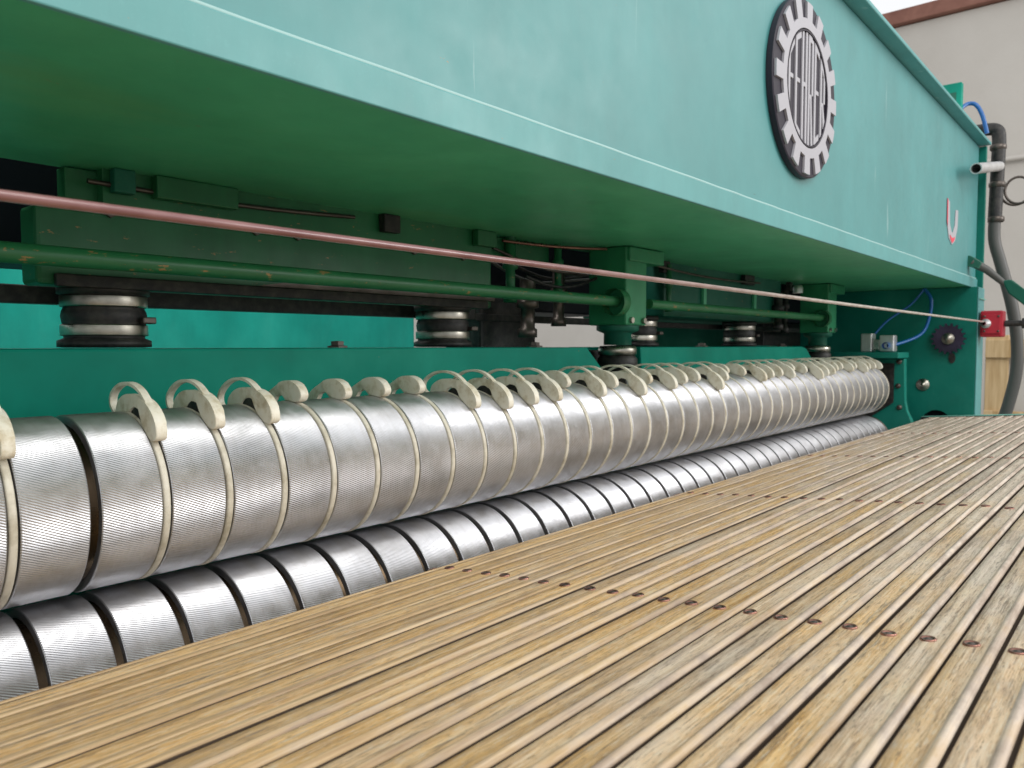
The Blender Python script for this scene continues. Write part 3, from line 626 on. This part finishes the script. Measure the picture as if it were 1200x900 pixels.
for y in (-0.38, 0.62): MB().box((X0, y+0.062, deckz(y)-0.15), (X1, y+0.09, deckz(y)-0.095), bev=0.003).build('cross_tube', M_green, conv)

# ------------------------------------------------------------------ cord, hoses, pipes and the lever at the far end
cpts = [(-1.2 + 4.9*i/40, 0.585 - 0.010*i/40 + 0.004*0, 0.0985-0.0006*math.sin(math.pi*i/40)) for i in range(41)]
tag(MB().tube(cpts, 0.0039, 12).build('trip_cord', M_cord), 'long pinkish trip cord stretched along the machine to the red switch', 'cord')
def curve(pts, n=8):
    out = []
    for i in range(len(pts)-1):
        p0, p1, p2, p3 = [Vector(pts[max(0, min(len(pts)-1, i+d))]) for d in (-1, 0, 1, 2)]
        for k_ in range(n):
            t_ = k_/n; out.append(0.5*(2*p1+(p2-p0)*t_+(2*p0-5*p1+4*p2-p3)*t_*t_+(3*p1-p0-3*p2+p3)*t_**3))
    out.append(Vector(pts[-1])); return out
tag(MB().tube(curve([(3.50, 0.895, 0.0), (3.55, 0.87, 0.005), (3.66, 0.80, 0.050), (3.69, 0.775, 0.13), (3.70, 0.774, 0.20), (3.70, 0.80, 0.245)]), 0.007, 10).build('air_hose', M_blue), 'thin blue air hose curving from valve up to beam underside', 'hose')
tag(MB().tube(curve([(3.60, 0.97, 0.052), (3.64, 0.93, 0.11), (3.69, 0.85, 0.18), (3.70, 0.80, 0.247)]), 0.005, 8).build('air_hose', M_blue), 'faint straight blue air line slanting behind the curved hose', 'hose')
tag(MB().tube(curve([(3.76, 0.70, 1.00), (3.80, 0.675, 1.03), (3.81, 0.645, 1.022), (3.82, 0.622, 0.975), (3.83, 0.605, 0.90)]), 0.0085, 10).build('air_hose', M_blue), 'blue air hose arching over the top corner of the beam', 'hose')
bp = empty('drain_pipe', (3.95, 0.58, 0.40), 'black elbow pipe beside the beam end turning down into a grey hose', 'pipe')
MB().tube(curve([(3.95, 0.665, 0.945), (3.95, 0.62, 0.945), (3.95, 0.588, 0.935), (3.95, 0.578, 0.90), (3.95, 0.579, 0.80), (3.95, 0.585, 0.54)], 6), 0.027, 16).build('elbow', M_black, bp)
for z in (0.86, 0.70, 0.55): MB().lathe([(0.028, -0.012), (0.032, -0.008), (0.032, 0.008), (0.028, 0.012)], (3.95, 0.580, z), 'z', 18).build('coupling', M_dark, bp)
MB().tube(curve([(3.95, 0.585, 0.56), (3.95, 0.583, 0.46), (3.95, 0.558, 0.36), (3.95, 0.512, 0.18), (3.95, 0.488, 0.02), (3.95, 0.488, -0.12), (3.95, 0.515, -0.27), (3.95, 0.56, -0.45), (3.95, 0.60, -0.9), (3.95, 0.62, -1.25)]), 0.024, 14).build('hose', M_grey, bp)
pa, pb = Vector((3.45, 0.578, 0.683)), Vector((3.93, 0.572, 0.775)); dd = (pb-pa)
st = MB().tube([pa, pb], 0.021, 20, caps=False).tube([pa, pb], 0.017, 20, caps=False)
vs_ = list(st.v); st.add(vs_[0:20]+vs_[40:60], [(i, (i+1) % 20, 20+(i+1) % 20, 20+i) for i in range(20)])
tag(st.build('tube_stub', M_alu), 'open aluminium tube sticking out from the black pipe past the beam corner', 'tube')
tag(MB().tube([(4.0+0.02*math.sin(a*0.5), 0.505+0.052*math.cos(a)+0.003*a, 0.675+0.06*math.sin(a)) for a in [-2.2+0.25*i for i in range(36)]], 0.0055, 8).build('cable_coil', M_dark), 'small coil of dark cable hanging beside the black pipe', 'cable')
lv = empty('lever', (3.80, 0.58, 0.28), 'grey and green hand lever hooked on the lower beam corner', 'lever')
MB().prism([(0.690, 0.385), (0.672, 0.325), (0.640, 0.335), (0.600, 0.318), (0.590, 0.345), (0.63, 0.375)], 'x', 3.70, 3.725, bev=0.003).build('clamp_plate', M_dkgreen, lv)
MB().tube([(3.715, 0.63, 0.352), (3.74, 0.575, 0.315), (3.77, 0.515, 0.255)], [0.020, 0.016, 0.012], 12).build('shaft', M_grey, lv)
MB().prism([(0.525, 0.270), (0.50, 0.215), (0.40, 0.125), (0.38, 0.16), (0.44, 0.225), (0.49, 0.272)], 'x', 3.755, 3.79, bev=0.006).build('paddle_grip', M_dkgreen, lv)

# ------------------------------------------------------------------ wooden crate standing by the wall
cr = empty('wooden_crate', (6.2, 0.4, -H), 'tall pale wooden crate standing behind the machine end', 'crate')
MB().box((6.0, -0.75, -H+0.1), (6.7, 0.92, 0.05), bev=0.004).build('panel', M_wall, cr)
for y in (0.78, 0.0, -0.75): MB().box((5.96, y, -H), (5.9985, y+0.13, 0.07), bev=0.004).build('batten', M_ply, cr)
for z in (-0.08, -0.55, -H+0.1): MB().box((5.935, -0.75, z), (5.9585, 0.91, z+0.12), bev=0.004).build('board', M_ply, cr)
pk = empty('timber_stack', (6.0, 2.2, -H), 'pale timber boards stacked upright behind the roller end', 'timber')
for k_ in range(3): MB().box((6.0, 1.45+0.34*k_, -H), (6.06, 1.45+0.34*k_+0.31, -0.02-0.03*k_), bev=0.004).build('board', M_ply, pk)

for o in ROOTS:
    if o.parent is None: o.location.z += H
